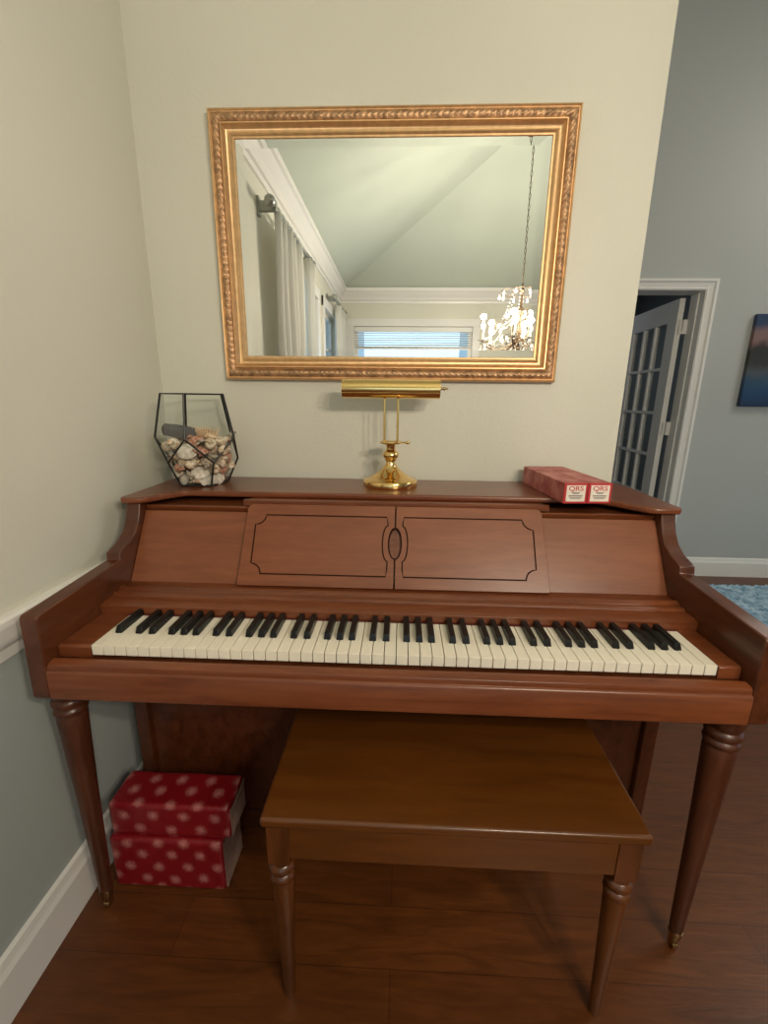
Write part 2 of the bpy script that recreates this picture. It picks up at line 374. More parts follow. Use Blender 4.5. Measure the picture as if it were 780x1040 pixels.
def rod(y0, y1, z, label):
    e = empty('curtain_rod', (XL, (y0 + y1) / 2, z), label, 'curtain rod', 'curtain rods above the left windows')
    link('pole', tube(BM(), [(XL + .085, y0, z), (XL + .085, y1, z)], .011, 14), M_rod, e, smooth=True)
    for y, s in ((y0, -1), (y1, 1)):
        bm = BM(); lathe(bm, [(0, 0), (.02, .002), (.027, .012), (.029, .022), (.024, .038), (.012, .048), (0, .05)], 0, 0, 0, 18)
        bmesh.ops.transform(bm, matrix=Matrix.Translation((XL + .085, y, z)) @ Matrix.Rotation(-s * PI / 2, 4, 'X'), verts=bm.verts[:])
        link('finial', bm, M_rod, e, smooth=True)
        yy = y - s * .05
        bm = BM(); box(bm, XL, XL + .012, yy - .02, yy + .02, z - .045, z + .045); box(bm, XL, XL + .1, yy - .014, yy + .014, z - .024, z + .024); link('bracket', bm, M_rod, e, bevel=.002)
rod(-2.16, -1.13, 2.20, 'pewter curtain rod nearest the mirror above the left window')
rod(-4.08, -3.28, 2.20, 'pewter curtain rod above the far left window near the corner')
curtain(-1.74, -1.19, 2.181, 'pale linen curtain hanging at the near end of the first rod', 4.5)
curtain(-2.12, -1.96, 2.181, 'narrow pale linen curtain at the far end of the first rod', 2.5)
curtain(-4.04, -3.50, 2.181, 'cream curtain hanging in the far corner beside the blinds', 5)

# blinds on the back window
bl = empty('window_blind', (.16, YB + .02, 2.05), 'white horizontal slatted blind half raised in the back window', 'blind')
link('headrail', box(BM(), WB[0] + .005, WB[1] - .005, YB - .028, YB + .02, 2.02, 2.075), M_trim, bl, bevel=.003)
for k in range(7):
    z = 2.005 - k * .026; Mx = Matrix.Translation((0, YB - .005, z)) @ Matrix.Rotation(math.radians(7), 4, 'X')
    link('slat', box(BM(), WB[0] + .01, WB[1] - .01, -.022, .022, -.0013, .0013, Mx), M_trim, bl)
link('bottom_rail', box(BM(), WB[0] + .01, WB[1] - .01, YB - .026, YB + .018, 1.80, 1.83), M_trim, bl, bevel=.003)
for x in (-.4, .16, .67): link('lift_cord', tube(BM(), [(x, YB - .005, 1.82), (x, YB - .005, 2.01)], .0015, 6), M_trim, bl)

# ---------------------------------------------------------------- piano
PX0, PX1 = -0.716, 0.692          # outer faces of the arms
IX0, IX1 = -0.680, 0.656          # inner faces
PC = (PX0 + PX1) / 2
piano = empty('upright_piano', (PC, -.37, 0), 'reddish-brown mahogany upright piano with an open keyboard against the wall', 'piano')
side = [(-.022, 0.0), (-.022, .957), (-.352, .957), (-.356, .938), (-.366, .912), (-.384, .888), (-.412, .870), (-.440, .862), (-.455, .856), (-.457, .846),
        (-.458, .838), (-.712, .822), (-.718, .817), (-.722, .648), (-.716, .642), (-.455, .642), (-.440, .62), (-.440, .03), (-.45, .02), (-.45, 0)]
for x0, x1 in ((PX0, IX0), (IX1, PX1)):
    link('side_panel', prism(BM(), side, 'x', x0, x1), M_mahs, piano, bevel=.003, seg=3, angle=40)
# lid with forward ears at both ends
def s_curve(x0, x1, y0, y1, n=10):
    return [(x0 + (x1 - x0) * i / n, y0 + (y1 - y0) * (3 * (i / n) ** 2 - 2 * (i / n) ** 3)) for i in range(n + 1)]
LX0, LX1 = -.730, .704
outl = [(LX0, -.018), (LX0, -.352), (LX0 + .010, -.366)] + s_curve(-.690, -.585, -.366, -.262) + s_curve(.52, .645, -.262, -.366) + [(LX1 - .010, -.366), (LX1, -.352), (LX1, -.018)]
link('lid', prism(BM(), outl, 'z', .957, .973), M_mah, piano, bevel=.005, seg=3, angle=40)
# rail under the lid
link('top_rail', prism(BM(), [(-.10, .957), (-.258, .957), (-.258, .949), (-.330, .951), (-.330, .963), (-.326, .966), (-.318, .966), (-.310, .9575)][::-1], 'x', -.412, .385), M_mah, piano, bevel=.0015)
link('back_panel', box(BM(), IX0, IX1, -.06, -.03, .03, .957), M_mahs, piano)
# sloping front: plane through (Y -.448, Z .776) and (Y -.333, Z .957)
B0 = Vector((0, -.448, .776)); dv = Vector((0, .536, .844)); nn = Vector((0, -.844, .536)); VH = .2144
def pp(u, v, o=0): return Vector((u, 0, 0)) + B0 + dv * v + nn * o
def slope_prism(bm, pts, o0, o1):
    A = [bm.verts.new(pp(u, v, o0)) for u, v in pts]; Bq = [bm.verts.new(pp(u, v, o1)) for u, v in pts]; n = len(pts)
    for i in range(n): bm.faces.new([A[i], A[(i + 1) % n], Bq[(i + 1) % n], Bq[i]])
    bm.faces.new(A); bm.faces.new(Bq[::-1]); return bm
def slope_line(bm, pts, wd, o0, o1, closed=False):
    """a thin ribbon of width wd following pts on the slope"""
    n = len(pts); L_, R_ = [], []
    for i, p in enumerate(pts):
        a_ = pts[i - 1] if (i or closed) else p; b_ = pts[(i + 1) % n] if (i < n - 1 or closed) else p
        t = Vector((b_[0] - a_[0], b_[1] - a_[1])); t.normalize(); q = Vector((-t.y, t.x)) * wd / 2
        L_.append((p[0] + q.x, p[1] + q.y)); R_.append((p[0] - q.x, p[1] - q.y))
    rows = [[bm.verts.new(pp(u, v, o)) for u, v in S] for S, o in ((L_, o0), (L_, o1), (R_, o1), (R_, o0))]
    m_ = n if closed else n - 1
    for i in range(m_):
        j = (i + 1) % n
        for k in range(4): bm.faces.new([rows[k][i], rows[k][j], rows[(k + 1) % 4][j], rows[(k + 1) % 4][i]])
    if not closed:
        bm.faces.new([rows[k][0] for k in range(4)]); bm.faces.new([rows[k][-1] for k in (3, 2, 1, 0)])
    return bm
for x0, x1 in ((IX0, -.36), (.33, IX1)):
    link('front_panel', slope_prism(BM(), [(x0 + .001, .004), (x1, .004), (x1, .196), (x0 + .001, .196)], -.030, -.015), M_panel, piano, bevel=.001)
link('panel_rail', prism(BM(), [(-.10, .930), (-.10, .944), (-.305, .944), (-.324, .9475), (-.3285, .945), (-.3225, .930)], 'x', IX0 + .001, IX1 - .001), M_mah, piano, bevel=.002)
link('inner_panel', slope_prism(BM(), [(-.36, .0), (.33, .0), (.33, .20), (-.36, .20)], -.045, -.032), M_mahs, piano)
def arc(cx, cy, r, a0, a1, n=8): return [(cx + r * math.cos(math.radians(a0 + (a1 - a0) * i / n)), cy + r * math.sin(math.radians(a0 + (a1 - a0) * i / n))) for i in range(n + 1)]
GAP = -.0095; DG = .0016
def door(sgn):
    e = .392 if sgn < 0 else .379      # far edge distance from the gap
    def X(u): return GAP + sgn * u
    r = .016
    pts = [(DG, 0), (e - .003, 0), (e, .003), (e - .004, VH - r)] + [(e - .004 - r + r * math.sin(math.radians(a_)), VH - r + r * math.cos(math.radians(a_))) for a_ in (75, 60, 45, 30, 15, 0)] + [(DG, VH)]
    # notch for half the oval pull
    notch = [(DG + .0147 * math.sin(math.radians(a_)), .115 + .040 * math.cos(math.radians(a_))) for a_ in range(0, 181, 15)]
    P_ = [(X(u), v) for u, v in pts] + [(X(u), v) for u, v in notch]
    o = link('sliding_door', slope_prism(BM(), P_, -.013, 0), M_panel, piano, bevel=.0012)
    g = .030; c = .026
    ln = [(.022, g)] + [(e - .036 - c, g)] + [(e - .036 - c + c * math.sin(math.radians(0)), g)] 
    ln = [(.022, g), (e - .03 - c, g)] + [(e - .03 - c * math.cos(math.radians(a_)), g + 0 + c * math.sin(math.radians(a_))) for a_ in range(0, 91, 15)] + \
         [(e - .03 - c * math.cos(math.radians(90 - a_)) + 0, VH - g - c * math.sin(math.radians(90 - a_))) for a_ in range(0, 91, 15)] + [(.022, VH - g)] + \
         [(.019, VH - g - .018)] + [(.019 + .013 * math.sin(math.radians(a_)), .115 + .046 * math.cos(math.radians(a_))) for a_ in range(0, 181, 15)] + [(.019, g + .018)]
    link('groove_shade_line', slope_line(BM(), [(X(u), v) for u, v in ln], .0034, -.001, .0004, True), M_groove, o)  # raised dark strip, no groove is cut; its shade is colour
    rim = [(X(DG + .0147 * math.sin(math.radians(a_))), .115 + .040 * math.cos(math.radians(a_))) for a_ in range(0, 181, 12)]
    link('finger_pull_rim', slope_line(BM(), rim, .003, -.012, .0008), M_groove, o)
    cup = [(X(.0004), .155)] + [(X(.0004 + .014 * math.sin(math.radians(a_))), .115 + .0385 * math.cos(math.radians(a_))) for a_ in range(0, 181, 15)]
    link('finger_pull', slope_prism(BM(), cup, -.012, -.008), M_mah, o)
door(-1); door(1)
# key shelf mouldings and the name board above the keys
nb = [(-.55, .740), (-.55, .762), (-.538, .7655), (-.506, .7665), (-.503, .7705), (-.497, .7725), (-.4915, .7705), (-.488, .768), (-.482, .770), (-.477, .7755), (-.470, .7775), (-.464, .775), (-.460, .7725), (-.40, .7725), (-.40, .740)]
link('key_shelf_moulding', prism(BM(), nb[::-1], 'x', IX0 + .0005, IX1 - .0005), M_mah, piano, bevel=.0008, angle=28)
link('name_board_felt', box(BM(), -.613, .613, -.556, -.55, .742, .7452), M_felt, piano)
# key bed, key slip and key blocks
link('key_bed', box(BM(), IX0 + .0005, IX1 - .0005, -.697, -.42, .655, .715), M_mahs, piano)
link('key_slip', prism(BM(), [(-.697, .644), (-.697, .722), (-.711, .7205), (-.716, .717), (-.7175, .712), (-.7175, .707), (-.7205, .7055), (-.7225, .7025), (-.7225, .6465), (-.720, .644)], 'x', IX0 + .0005, IX1 - .0005), M_mah, piano, bevel=.0006)
link('key_block', prism(BM(), [(-.683, .715), (-.683, .738), (-.679, .742), (-.55, .742), (-.55, .715)], 'x', IX0 + .0005, -.6135), M_mah, piano, bevel=.0015)
link('key_block', prism(BM(), [(-.683, .715), (-.683, .738), (-.679, .742), (-.55, .742), (-.55, .715)], 'x', .6135, IX1 - .0005), M_mah, piano, bevel=.0015)
# lower front board and toe rail
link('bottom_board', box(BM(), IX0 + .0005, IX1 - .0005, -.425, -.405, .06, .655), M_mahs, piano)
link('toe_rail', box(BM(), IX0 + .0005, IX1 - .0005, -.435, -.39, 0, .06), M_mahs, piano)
# keys
WK = 1.222 / 52
bm = BM(); box(bm, -.01095, .01095, -.683, -.545, .722, .7434)
k0 = link('white_key', bm, M_ivory, piano, bevel=.0006)
k0.location.x = -.611 + WK / 2 - PC; 
me = k0.data
for v in me.vertices: v.co.x += PC
for i in range(1, 52):
    k = k0.copy(); COL.objects.link(k); k.parent = piano; k.location.x = -.611 + WK * (i + .5) - PC
bm = BM()
lo = [(-.0072, -.6345), (.0072, -.6345), (.0072, -.545), (-.0072, -.545)]; hi = [(-.0058, -.6285), (.0058, -.6285), (.0058, -.545), (-.0058, -.545)]
A = [bm.verts.new((x, y, .740)) for x, y in lo]; Mv = [bm.verts.new((x * .97, y + .0008, .7455)) for x, y in lo]; Bv = [bm.verts.new((x, y, .7572)) for x, y in hi]
for S, T in ((A, Mv), (Mv, Bv)):
    for i in range(4): bm.faces.new([S[i], S[(i + 1) % 4], T[(i + 1) % 4], T[i]])
bm.faces.new(A[::-1]); bm.faces.new(Bv)
b0 = None
letters = 'ABCDEFG'; shift = {'A': .0018, 'C': -.0022, 'D': .0022, 'F': -.0026, 'G': 0}
for i in range(51):
    L_ = letters[i % 7]
    if L_ in 'ACDFG':
        x = -.611 + WK * (i + 1) + shift[L_] - PC
        if b0 is None:
            b0 = link('black_key', bm, M_ebony, piano, bevel=.0012, seg=2, angle=20)
            for v in b0.data.vertices: v.co.x += PC
            k = b0
        else: k = b0.copy(); COL.objects.link(k); k.parent = piano
        k.location.x = x
# front legs: turned, tapering to brass ferrules with casters
def turned(name, cx, cy, parent, mat, prof, ferr=None):
    o = link(name, lathe(BM(), prof, cx, cy, 0, 40), mat, parent, smooth=True); return o
lp = [(.0, .045), (.0135, .045), (.0145, .07), (.024, .35), (.0325, .535), (.0335, .556), (.0305, .562), (.0305, .566), (.0355, .569), (.0375, .574), (.0355, .579), (.0315, .583), (.0315, .586), (.0365, .589), (.0385, .595), (.0365, .601), (.0315, .605), (.0315, .608), (.0345, .612), (.0385, .622), (.0395, .632), (.0395, .642), (0, .642)]
lp = [(r_ if r_ < .016 else .0145 + (r_ - .0145) * .80, z_) for r_, z_ in lp]
for cx, cy in ((-.702, -.655), (.655, -.675)):
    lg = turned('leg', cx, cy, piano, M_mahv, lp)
    bm = BM(); lathe(bm, [(0, .018), (.009, .018), (.011, .024), (.0125, .034), (.0155, .05), (.0155, .054), (0, .054)], cx, cy, 0, 24)
    link('ferrule', bm, M_brassd, lg, smooth=True)
    bm = BM(); c = Matrix.Translation((cx, cy, .0115)) @ Matrix.Rotation(PI / 2, 4, 'Y'); bmesh.ops.create_cone(bm, cap_ends=True, segments=24, radius1=.0112, radius2=.0112, depth=.012, matrix=c)
    link('caster', bm, M_brassd, lg, bevel=.001)

# ---------------------------------------------------------------- bench
BX0, BX1, BY0, BY1 = -.238, .452, -.832, -.475
bench = empty('piano_bench', ((BX0 + BX1) / 2, (BY0 + BY1) / 2, 0), 'honey-brown wooden piano bench pushed under the keyboard', 'bench')
link('seat', box(BM(), BX0, BX1, BY0, BY1, .480, .500), M_bench, bench, bevel=.006, seg=4)
ax0, ax1, ay0, ay1 = BX0 + .007, BX1 - .007, BY0 + .014, BY1 - .014
link('apron', box(BM(), ax0 + .04, ax1 - .04, ay0 + .002, ay0 + .02, .392, .480), M_bench, bench, bevel=.001)
link('apron', box(BM(), ax0 + .04, ax1 - .04, ay1 - .02, ay1 - .002, .392, .480), M_bench, bench, bevel=.001)
link('apron', box(BM(), ax0 + .002, ax0 + .02, ay0 + .04, ay1 - .04, .392, .480), M_bench, bench, bevel=.001)
link('apron', box(BM(), ax1 - .02, ax1 - .002, ay0 + .04, ay1 - .04, .392, .480), M_bench, bench, bevel=.001)
blp = [(0, 0), (.010, 0), (.0115, .006), (.0145, .12), (.0215, .315), (.0205, .322), (.0195, .326), (.0235, .330), (.0245, .336), (.0225, .342), (.019, .345), (.0195, .349), (.024, .353), (.0255, .359), (.0235, .365), (.019, .369), (.0195, .374), (.0205, .380), (0, .380)]
for lx in (ax0 + .02, ax1 - .02):
    for ly in (ay0 + .02, ay1 - .02):
        bm = lathe(BM(), blp, lx, ly, 0, 32); box(bm, lx - .0205, lx + .0205, ly - .0205, ly + .0205, .379, .480)
        link('leg', bm, M_benchv, bench, smooth=True)

# ---------------------------------------------------------------- mirror
FX0, FX1, FZ0, FZ1 = -.552, .467, 1.283, 1.997
mir = empty('wall_mirror', ((FX0 + FX1) / 2, 0, FZ0), 'large rectangular mirror in a carved gilt frame on the wall', 'mirror')
def rect_loop(d, h, n):
    """n subdivisions per side, mitred"""
    x0, x1, z0, z1 = FX0 + d, FX1 - d, FZ0 + d, FZ1 - d; out = []
    for (ax, az, bx, bz) in ((x0, z0, x1, z0), (x1, z0, x1, z1), (x1, z1, x0, z1), (x0, z1, x0, z0)):
        for i in range(n): t = i / n; out.append((ax + (bx - ax) * t, az + (bz - az) * t))
    return out
def frame_sweep(bm, prof, n, disp=None):
    loops = []
    for j, (d_, h) in enumerate(prof):
        lp_ = rect_loop(d_, h, n); row = []
        for i, (x, z) in enumerate(lp_):
            hh = h + (disp(i, n, j / (len(prof) - 1), x, z) if disp else 0)
            row.append(bm.verts.new((x, -hh, z)))
        loops.append(row)
    N = len(loops[0])
    for a_, b_ in zip(loops, loops[1:]):
        for i in range(N): bm.faces.new([a_[i], a_[(i + 1) % N], b_[(i + 1) % N], b_[i]])
    return loops
bm = BM(); frame_sweep(bm, [(.02, .001), (0, .001), (0, .022), (.0015, .0265), (.004, .028), (.0065, .0265), (.0075, .024), (.012, .022), (.03, .022), (.034, .024), (.0355, .031), (.0375, .034), (.040, .0335), (.0415, .030), (.0425, .0285), (.046, .0235), (.050, .0205), (.054, .0195), (.057, .0205), (.0585, .0245), (.061, .0255), (.0635, .0235), (.0655, .0205), (.0695, .0195), (.0715, .0165), (.0715, .008)], 1)
link('frame', bm, M_gold, mir, smooth=True)
def carve(i, n, v, x, z):
    # rope of leaves: lobes slanted along the band
    s = (x if i // n in (0, 2) else z) / .016
    env = math.sin(PI * max(0, min(1, v)))
    a_ = math.sin(2 * PI * (s / 2) + (v - .5) * 5.0); b_ = math.sin(2 * PI * s * 1.0 - (v - .5) * 7.5 + 1.3)
    return env * (.0019 * abs(a_) + .0013 * max(0, b_) + .0012 * noise.noise(Vector((x * 140, z * 140, 0))))
K = 13; bm = BM(); frame_sweep(bm, [(.0075 + .0265 * k / K, .022 + .0065 * abs(math.sin(PI * k / K)) ** .8) for k in range(K + 1)], 330, carve)
link('carved_band', bm, M_goldc, mir, smooth=True)
mt, nt, b = new_mat('mirror_silver'); b.inputs['Metallic'].default_value = 1; b.inputs['Roughness'].default_value = 0.0; b.inputs['Base Color'].default_value = (.93, .95, .93, 1); M_mirror = mt
gx0, gx1, gz0, gz1 = FX0 + .069, FX1 - .069, FZ0 + .069, FZ1 - .069
bv = .024
bm = BM(); o_ = [bm.verts.new((x, -.0166, z)) for x, z in ((gx0, gz0), (gx1, gz0), (gx1, gz1), (gx0, gz1))]; i_ = [bm.verts.new((x, -.0175, z)) for x, z in ((gx0 + bv, gz0 + bv), (gx1 - bv, gz0 + bv), (gx1 - bv, gz1 - bv), (gx0 + bv, gz1 - bv))]
b_ = [bm.verts.new((x, -.012, z)) for x, z in ((gx0, gz0), (gx1, gz0), (gx1, gz1), (gx0, gz1))]
for k in range(4): bm.faces.new([o_[k], o_[(k + 1) % 4], i_[(k + 1) % 4], i_[k]]); bm.faces.new([b_[k], b_[(k + 1) % 4], o_[(k + 1) % 4], o_[k]])
bm.faces.new(i_); bm.faces.new(b_[::-1])
link('mirror_glass', bm, M_mirror, mir)
link('backing_board', box(BM(), FX0 + .02, FX1 - .02, -.0115, -.001, FZ0 + .02, FZ1 - .02), M_mahs, mir)

# ---------------------------------------------------------------- brass piano lamp
LXc, LYc, LZ = -.030, -.122, .973
lamp = empty('piano_lamp', (LXc, LYc, LZ), 'polished brass piano lamp with a half-cylinder shade on the lid', 'lamp')
link('base', lathe(BM(), [(0, 0), (.080, 0), (.082, .003), (.0815, .016), (.079, .0195), (.074, .0215), (.066, .0235), (.052, .031), (.038, .041), (.027, .050), (.0205, .0575), (.0185, .061), (0, .061)], LXc, LYc, LZ, 64), M_brass, lamp, smooth=True)
link('stem', lathe(BM(), [(0, .060), (.0165, .060), (.0165, .064), (.0145, .068), (.0145, .074), (.0175, .077), (.0185, .0795), (.0165, .0815), (.022, .085), (.0250, .0915), (.0235, .098), (.0175, .104), (.0135, .109), (.0135, .120), (.0165, .125), (0, .125)], LXc, LYc, LZ, 48), M_brass, lamp, smooth=True)
bm = lathe(BM(), [(0, .125), (.026, .125), (.0325, .1275), (.0335, .130), (.0325, .1325), (.026, .135), (0, .135)], LXc, LYc, LZ, 48)
link('collar', bm, M_brass, lamp, smooth=True)
bm = BM(); tube(bm, [(LXc + .030, LYc - .004, LZ + .130), (LXc + .045, LYc - .008, LZ + .130)], .0025, 10)
sphere(bm, (LXc + .050, LYc - .010, LZ + .130), .007, 2, (1.0, .45, .7)); link('thumb_screw', bm, M_brass, lamp, smooth=True)
SY, SZ, SR = LYc - .008, LZ + .283, .0268
for s in (-1, 1):
    link('rod', tube(BM(), [(LXc + s * .0195, LYc, LZ + .130), (LXc + s * .0195, LYc - .002, LZ + .2), (LXc + s * .0195, LYc - .002, SZ - .002)], .0036, 14), M_brass, lamp, smooth=True)
# shade: arc of a cylinder, open to the back and below
SX0, SX1 = LXc - .142, LXc + .139
bm = BM(); n = 26; a0, a1 = math.radians(70), math.radians(262)   # angle 90 = up, 180 = towards the viewer
ro = []
for x in (SX0, SX1):
    for r in (SR, SR - .0012):
        ro.append([bm.verts.new((x, SY + r * math.cos(a0 + (a1 - a0) * k / n), SZ + r * math.sin(a0 + (a1 - a0) * k / n))) for k in range(n + 1)])
o0, i0, o1, i1 = ro
for k in range(n):
    bm.faces.new([o0[k], o0[k + 1], o1[k + 1], o1[k]]); bm.faces.new([i0[k], i1[k], i1[k + 1], i0[k + 1]])
    bm.faces.new([o0[k], i0[k], i0[k + 1], o0[k + 1]]); bm.faces.new([o1[k], o1[k + 1], i1[k + 1], i1[k]])
for k in (0, n): bm.faces.new([o0[k], o1[k], i1[k], i0[k]])
sh = link('shade', bm, M_brass, lamp, smooth=True)
for x0, x1 in ((SX0 + .0005, SX0 + .002), (SX1 - .002, SX1 - .0005)):
    pts = [(SY + (SR - .0013) * math.cos(a0 + (a1 - a0) * k / n), SZ + (SR - .0013) * math.sin(a0 + (a1 - a0) * k / n)) for k in range(n + 1)]
    link('shade_end', prism(BM(), pts, 'x', x0, x1), M_brass, sh)
bm = lathe(BM(), [(0, 0), (.0045, 0), (.0045, .005), (.003, .006), (.003, .009), (.0055, .011), (.0055, .014), (.003, .016), (.0015, .018), (.003, .020), (.0025, .023), (0, .024)], 0, 0, 0, 20)
bmesh.ops.transform(bm, matrix=Matrix.Translation((SX1 - .0005, SY - .006, SZ + .002)) @ Matrix.Rotation(PI / 2, 4, 'Y'), verts=bm.verts[:])
link('switch_knob', bm, M_brassd, lamp, smooth=True)
bm = BM(); tube(bm, [(LXc - .10, SY + .002, SZ - .002), (LXc + .08, SY + .002, SZ - .002)], .011, 18)
link('tube_bulb', bm, plain('frosted_bulb', (.8, .8, .76), .3), lamp, smooth=True)
link('socket', tube(BM(), [(LXc - .10, SY + .002, SZ - .002), (SX0 + .002, SY + .002, SZ - .002)], .013, 18), M_brassd, lamp, smooth=True)
link('socket', tube(BM(), [(LXc + .08, SY + .002, SZ - .002), (SX1 - .002, SY + .002, SZ - .002)], .008, 18), M_brassd, lamp, smooth=True)

# ---------------------------------------------------------------- geometric glass terrarium
JX, JY, JZ, JA = -.6036, -.1422, .973, -2.709
rt, ru, rl, rb, ht, hu, hl = .0915, .1173, .1066, .0739, .2633, .1416, .0738
def jv(r, h, i, half): 
    a_ = JA + i * 2 * PI / 5 + (PI / 5 if half else 0); return Vector((JX + r * math.cos(a_), JY + r * math.sin(a_), JZ + h))
T = [jv(rt, ht, i, 0) for i in range(5)]; U = [jv(ru, hu, i, 0) for i in range(5)]; Lw = [jv(rl, hl, i, 1) for i in range(5)]; Bt = [jv(rb, .003, i, 1) for i in range(5)]
jar = empty('terrarium', (JX, JY, JZ), 'faceted glass terrarium with black edges holding seashells on the lid', 'terrarium')
bm = BM()
for i in range(5):
    j = (i + 1) % 5
    for f in ((T[i], T[j], U[j], Lw[i], U[i]), (U[j], Lw[i], Bt[i], Bt[j], Lw[j])):
        # the five corners are nearly coplanar; fan them
        vs = [bm.verts.new(p) for p in f]; c = bm.verts.new(sum(f, Vector()) / 5)
        for k in range(5): bm.faces.new([vs[k], vs[(k + 1) % 5], c])
link('glass_panes', bm, M_jar, jar)
bm = BM(); vs = [bm.verts.new(p + Vector((0, 0, -.002))) for p in Bt]; v2 = [bm.verts.new(p) for p in Bt]
bm.faces.new(vs); bm.faces.new(v2[::-1])
for i in range(5): bm.faces.new([vs[i], vs[(i + 1) % 5], v2[(i + 1) % 5], v2[i]])
link('base_plate', bm, M_jar, jar)
bm = BM(); edges = []
for i in range(5):
    j = (i + 1) % 5; edges += [(T[i], T[j], .0018), (T[i], U[i], .0031), (U[i], Lw[i], .0026), (Lw[i], U[j], .0026), (Lw[i], Bt[i], .0028), (Bt[i], Bt[j], .0024)]
for p, q, r in edges: tube(bm, [p, q], r, 8)
for p in T + U + Lw + Bt: sphere(bm, p, .0026, 1)
link('edge_strips', bm, M_black, jar, smooth=True)

# seashells
def shell_mat(name, c1, c2, sc):
    mt, nt, b = new_mat(name); L = nt.links.new
    tc = nt.nodes.new('ShaderNodeTexCoord'); n = nt.nodes.new('ShaderNodeTexNoise'); n.inputs['Scale'].default_value = sc; n.inputs['Detail'].default_value = 5; n.inputs['Distortion'].default_value = 1.5
    L(tc.outputs['Object'], n.inputs['Vector']); r = nt.nodes.new('ShaderNodeValToRGB'); r.color_ramp.elements[0].position = .38; r.color_ramp.elements[1].position = .62
    r.color_ramp.elements[0].color = (*c1, 1); r.color_ramp.elements[1].color = (*c2, 1); L(n.outputs['Fac'], r.inputs[0]); L(r.outputs[0], b.inputs['Base Color'])
    b.inputs['Roughness'].default_value = .4; return mt
S_cream = shell_mat('shell_cream', (.50, .34, .20), (.80, .70, .56), 60)
S_pink = shell_mat('shell_pink', (.42, .16, .10), (.74, .46, .34), 50)
S_grey = shell_mat('shell_grey', (.16, .12, .09), (.62, .54, .42), 70)
S_white = shell_mat('shell_white', (.62, .54, .44), (.86, .80, .70), 40)
def scallop(R=.030):
    bm = BM(); nr, na = 8, 44; top = []
    for i in range(nr + 1):
        t = i / nr; row = []
        for k in range(na + 1):
            a_ = math.radians(-62 + 124 * k / na); rr = R * t * (1.0 + .05 * math.cos(a_ * 26 / 1.08) * t)
            h = .012 * abs(math.sin(PI * min(1, t * .95 + .02))) ** .8 * math.cos(a_ * .9) + .0011 * t * math.cos(a_ * 26 / 1.08)
            row.append(bm.verts.new((rr * math.sin(a_) * 1.1, rr * math.cos(a_) - R * .5, h)))
        top.append(row)
    for a_, b_ in zip(top, top[1:]):
        for k in range(na):
            try: bm.faces.new([a_[k], a_[k + 1], b_[k + 1], b_[k]])
            except Exception: pass
    bmesh.ops.remove_doubles(bm, verts=bm.verts[:], dist=1e-5)
    box(bm, -.008, .008, -R * .5 - .001, -R * .5 + .004, -.001, .0015); return bm
def spiral(L_=.05, R=.014, turns=5.5, spire=.5, knob=0):
    """coiled snail or auger: tube winding along a cone"""
    bm = BM(); n = 130; seg = 12; rings = []
    for i in range(n + 1):
        t = i / n; a_ = turns * 2 * PI * t; g = (1 - t) ** 1.15 + .02
        c = Vector((R * g * spire * math.cos(a_), R * g * spire * math.sin(a_), L_ * (1 - (1 - t) ** 1.25) - L_ / 2)); rr = R * g * (.62 + .0 * t) * (1 + knob * max(0, math.sin(a_ * 4)))
        d_ = Vector((-math.sin(a_), math.cos(a_), 0)); s_ = Vector((math.cos(a_), math.sin(a_), 0)); u_ = Vector((0, 0, 1))
        rings.append([bm.verts.new(c + (s_ * math.cos(2 * PI * k / seg) + u_ * 1.25 * math.sin(2 * PI * k / seg)) * rr) for k in range(seg)])
    for a_, b_ in zip(rings, rings[1:]):
        for k in range(seg): bm.faces.new([a_[k], a_[(k + 1) % seg], b_[(k + 1) % seg], b_[k]])
    bm.faces.new(rings[0]); bm.faces.new(rings[-1][::-1]); return bm
def clam(R=.024):
    bm = BM(); n, m_ = 12, 36; rows = []
    for i in range(n + 1):
        t = i / n; rows.append([bm.verts.new((R * t * 1.2 * math.cos(2 * PI * k / m_), R * t * (1 - .15 * math.cos(2 * PI * k / m_)) * math.sin(2 * PI * k / m_), .013 * (1 - t ** 2.2) + .0006 * math.sin(t * 40))) for k in range(m_)])
    for a_, b_ in zip(rows, rows[1:]):
        for k in range(m_): bm.faces.new([a_[k], a_[(k + 1) % m_], b_[(k + 1) % m_], b_[k]])
    bmesh.ops.remove_doubles(bm, verts=bm.verts[:], dist=1e-5); return bm
kinds = [('scallop_shell', scallop(), S_pink, 'ribbed pink scallop shell in the glass terrarium', 'pink scallop shells in the terrarium', .0016, .021),
         ('clam_shell', clam(), S_white, 'smooth whitish clam shell in the glass terrarium', 'white clam shells in the terrarium', .0016, .020),
         ('whelk_shell', spiral(.050, .016, 4.5, .5, .12), S_cream, 'knobbly cream whelk shell in the glass terrarium', 'cream whelk shells in the terrarium', 0, .019),
         ('auger_shell', spiral(.062, .0095, 8, .45), S_grey, 'slender grey-brown auger shell in the glass terrarium', 'grey auger shells in the terrarium', 0, .018),
         ('snail_shell', spiral(.026, .017, 3.4, .62), S_cream, 'rounded cream sea snail shell in the glass terrarium', 'rounded snail shells in the terrarium', 0, .018)]
protos = []
for nm, bm, mt, lab, grp, th, rad in kinds:
    o = link(nm, bm, mt, smooth=True)
    if th: s = o.modifiers.new('s', 'SOLIDIFY'); s.thickness = th
    tag(o, lab, 'shell', grp); protos.append((o, rad))
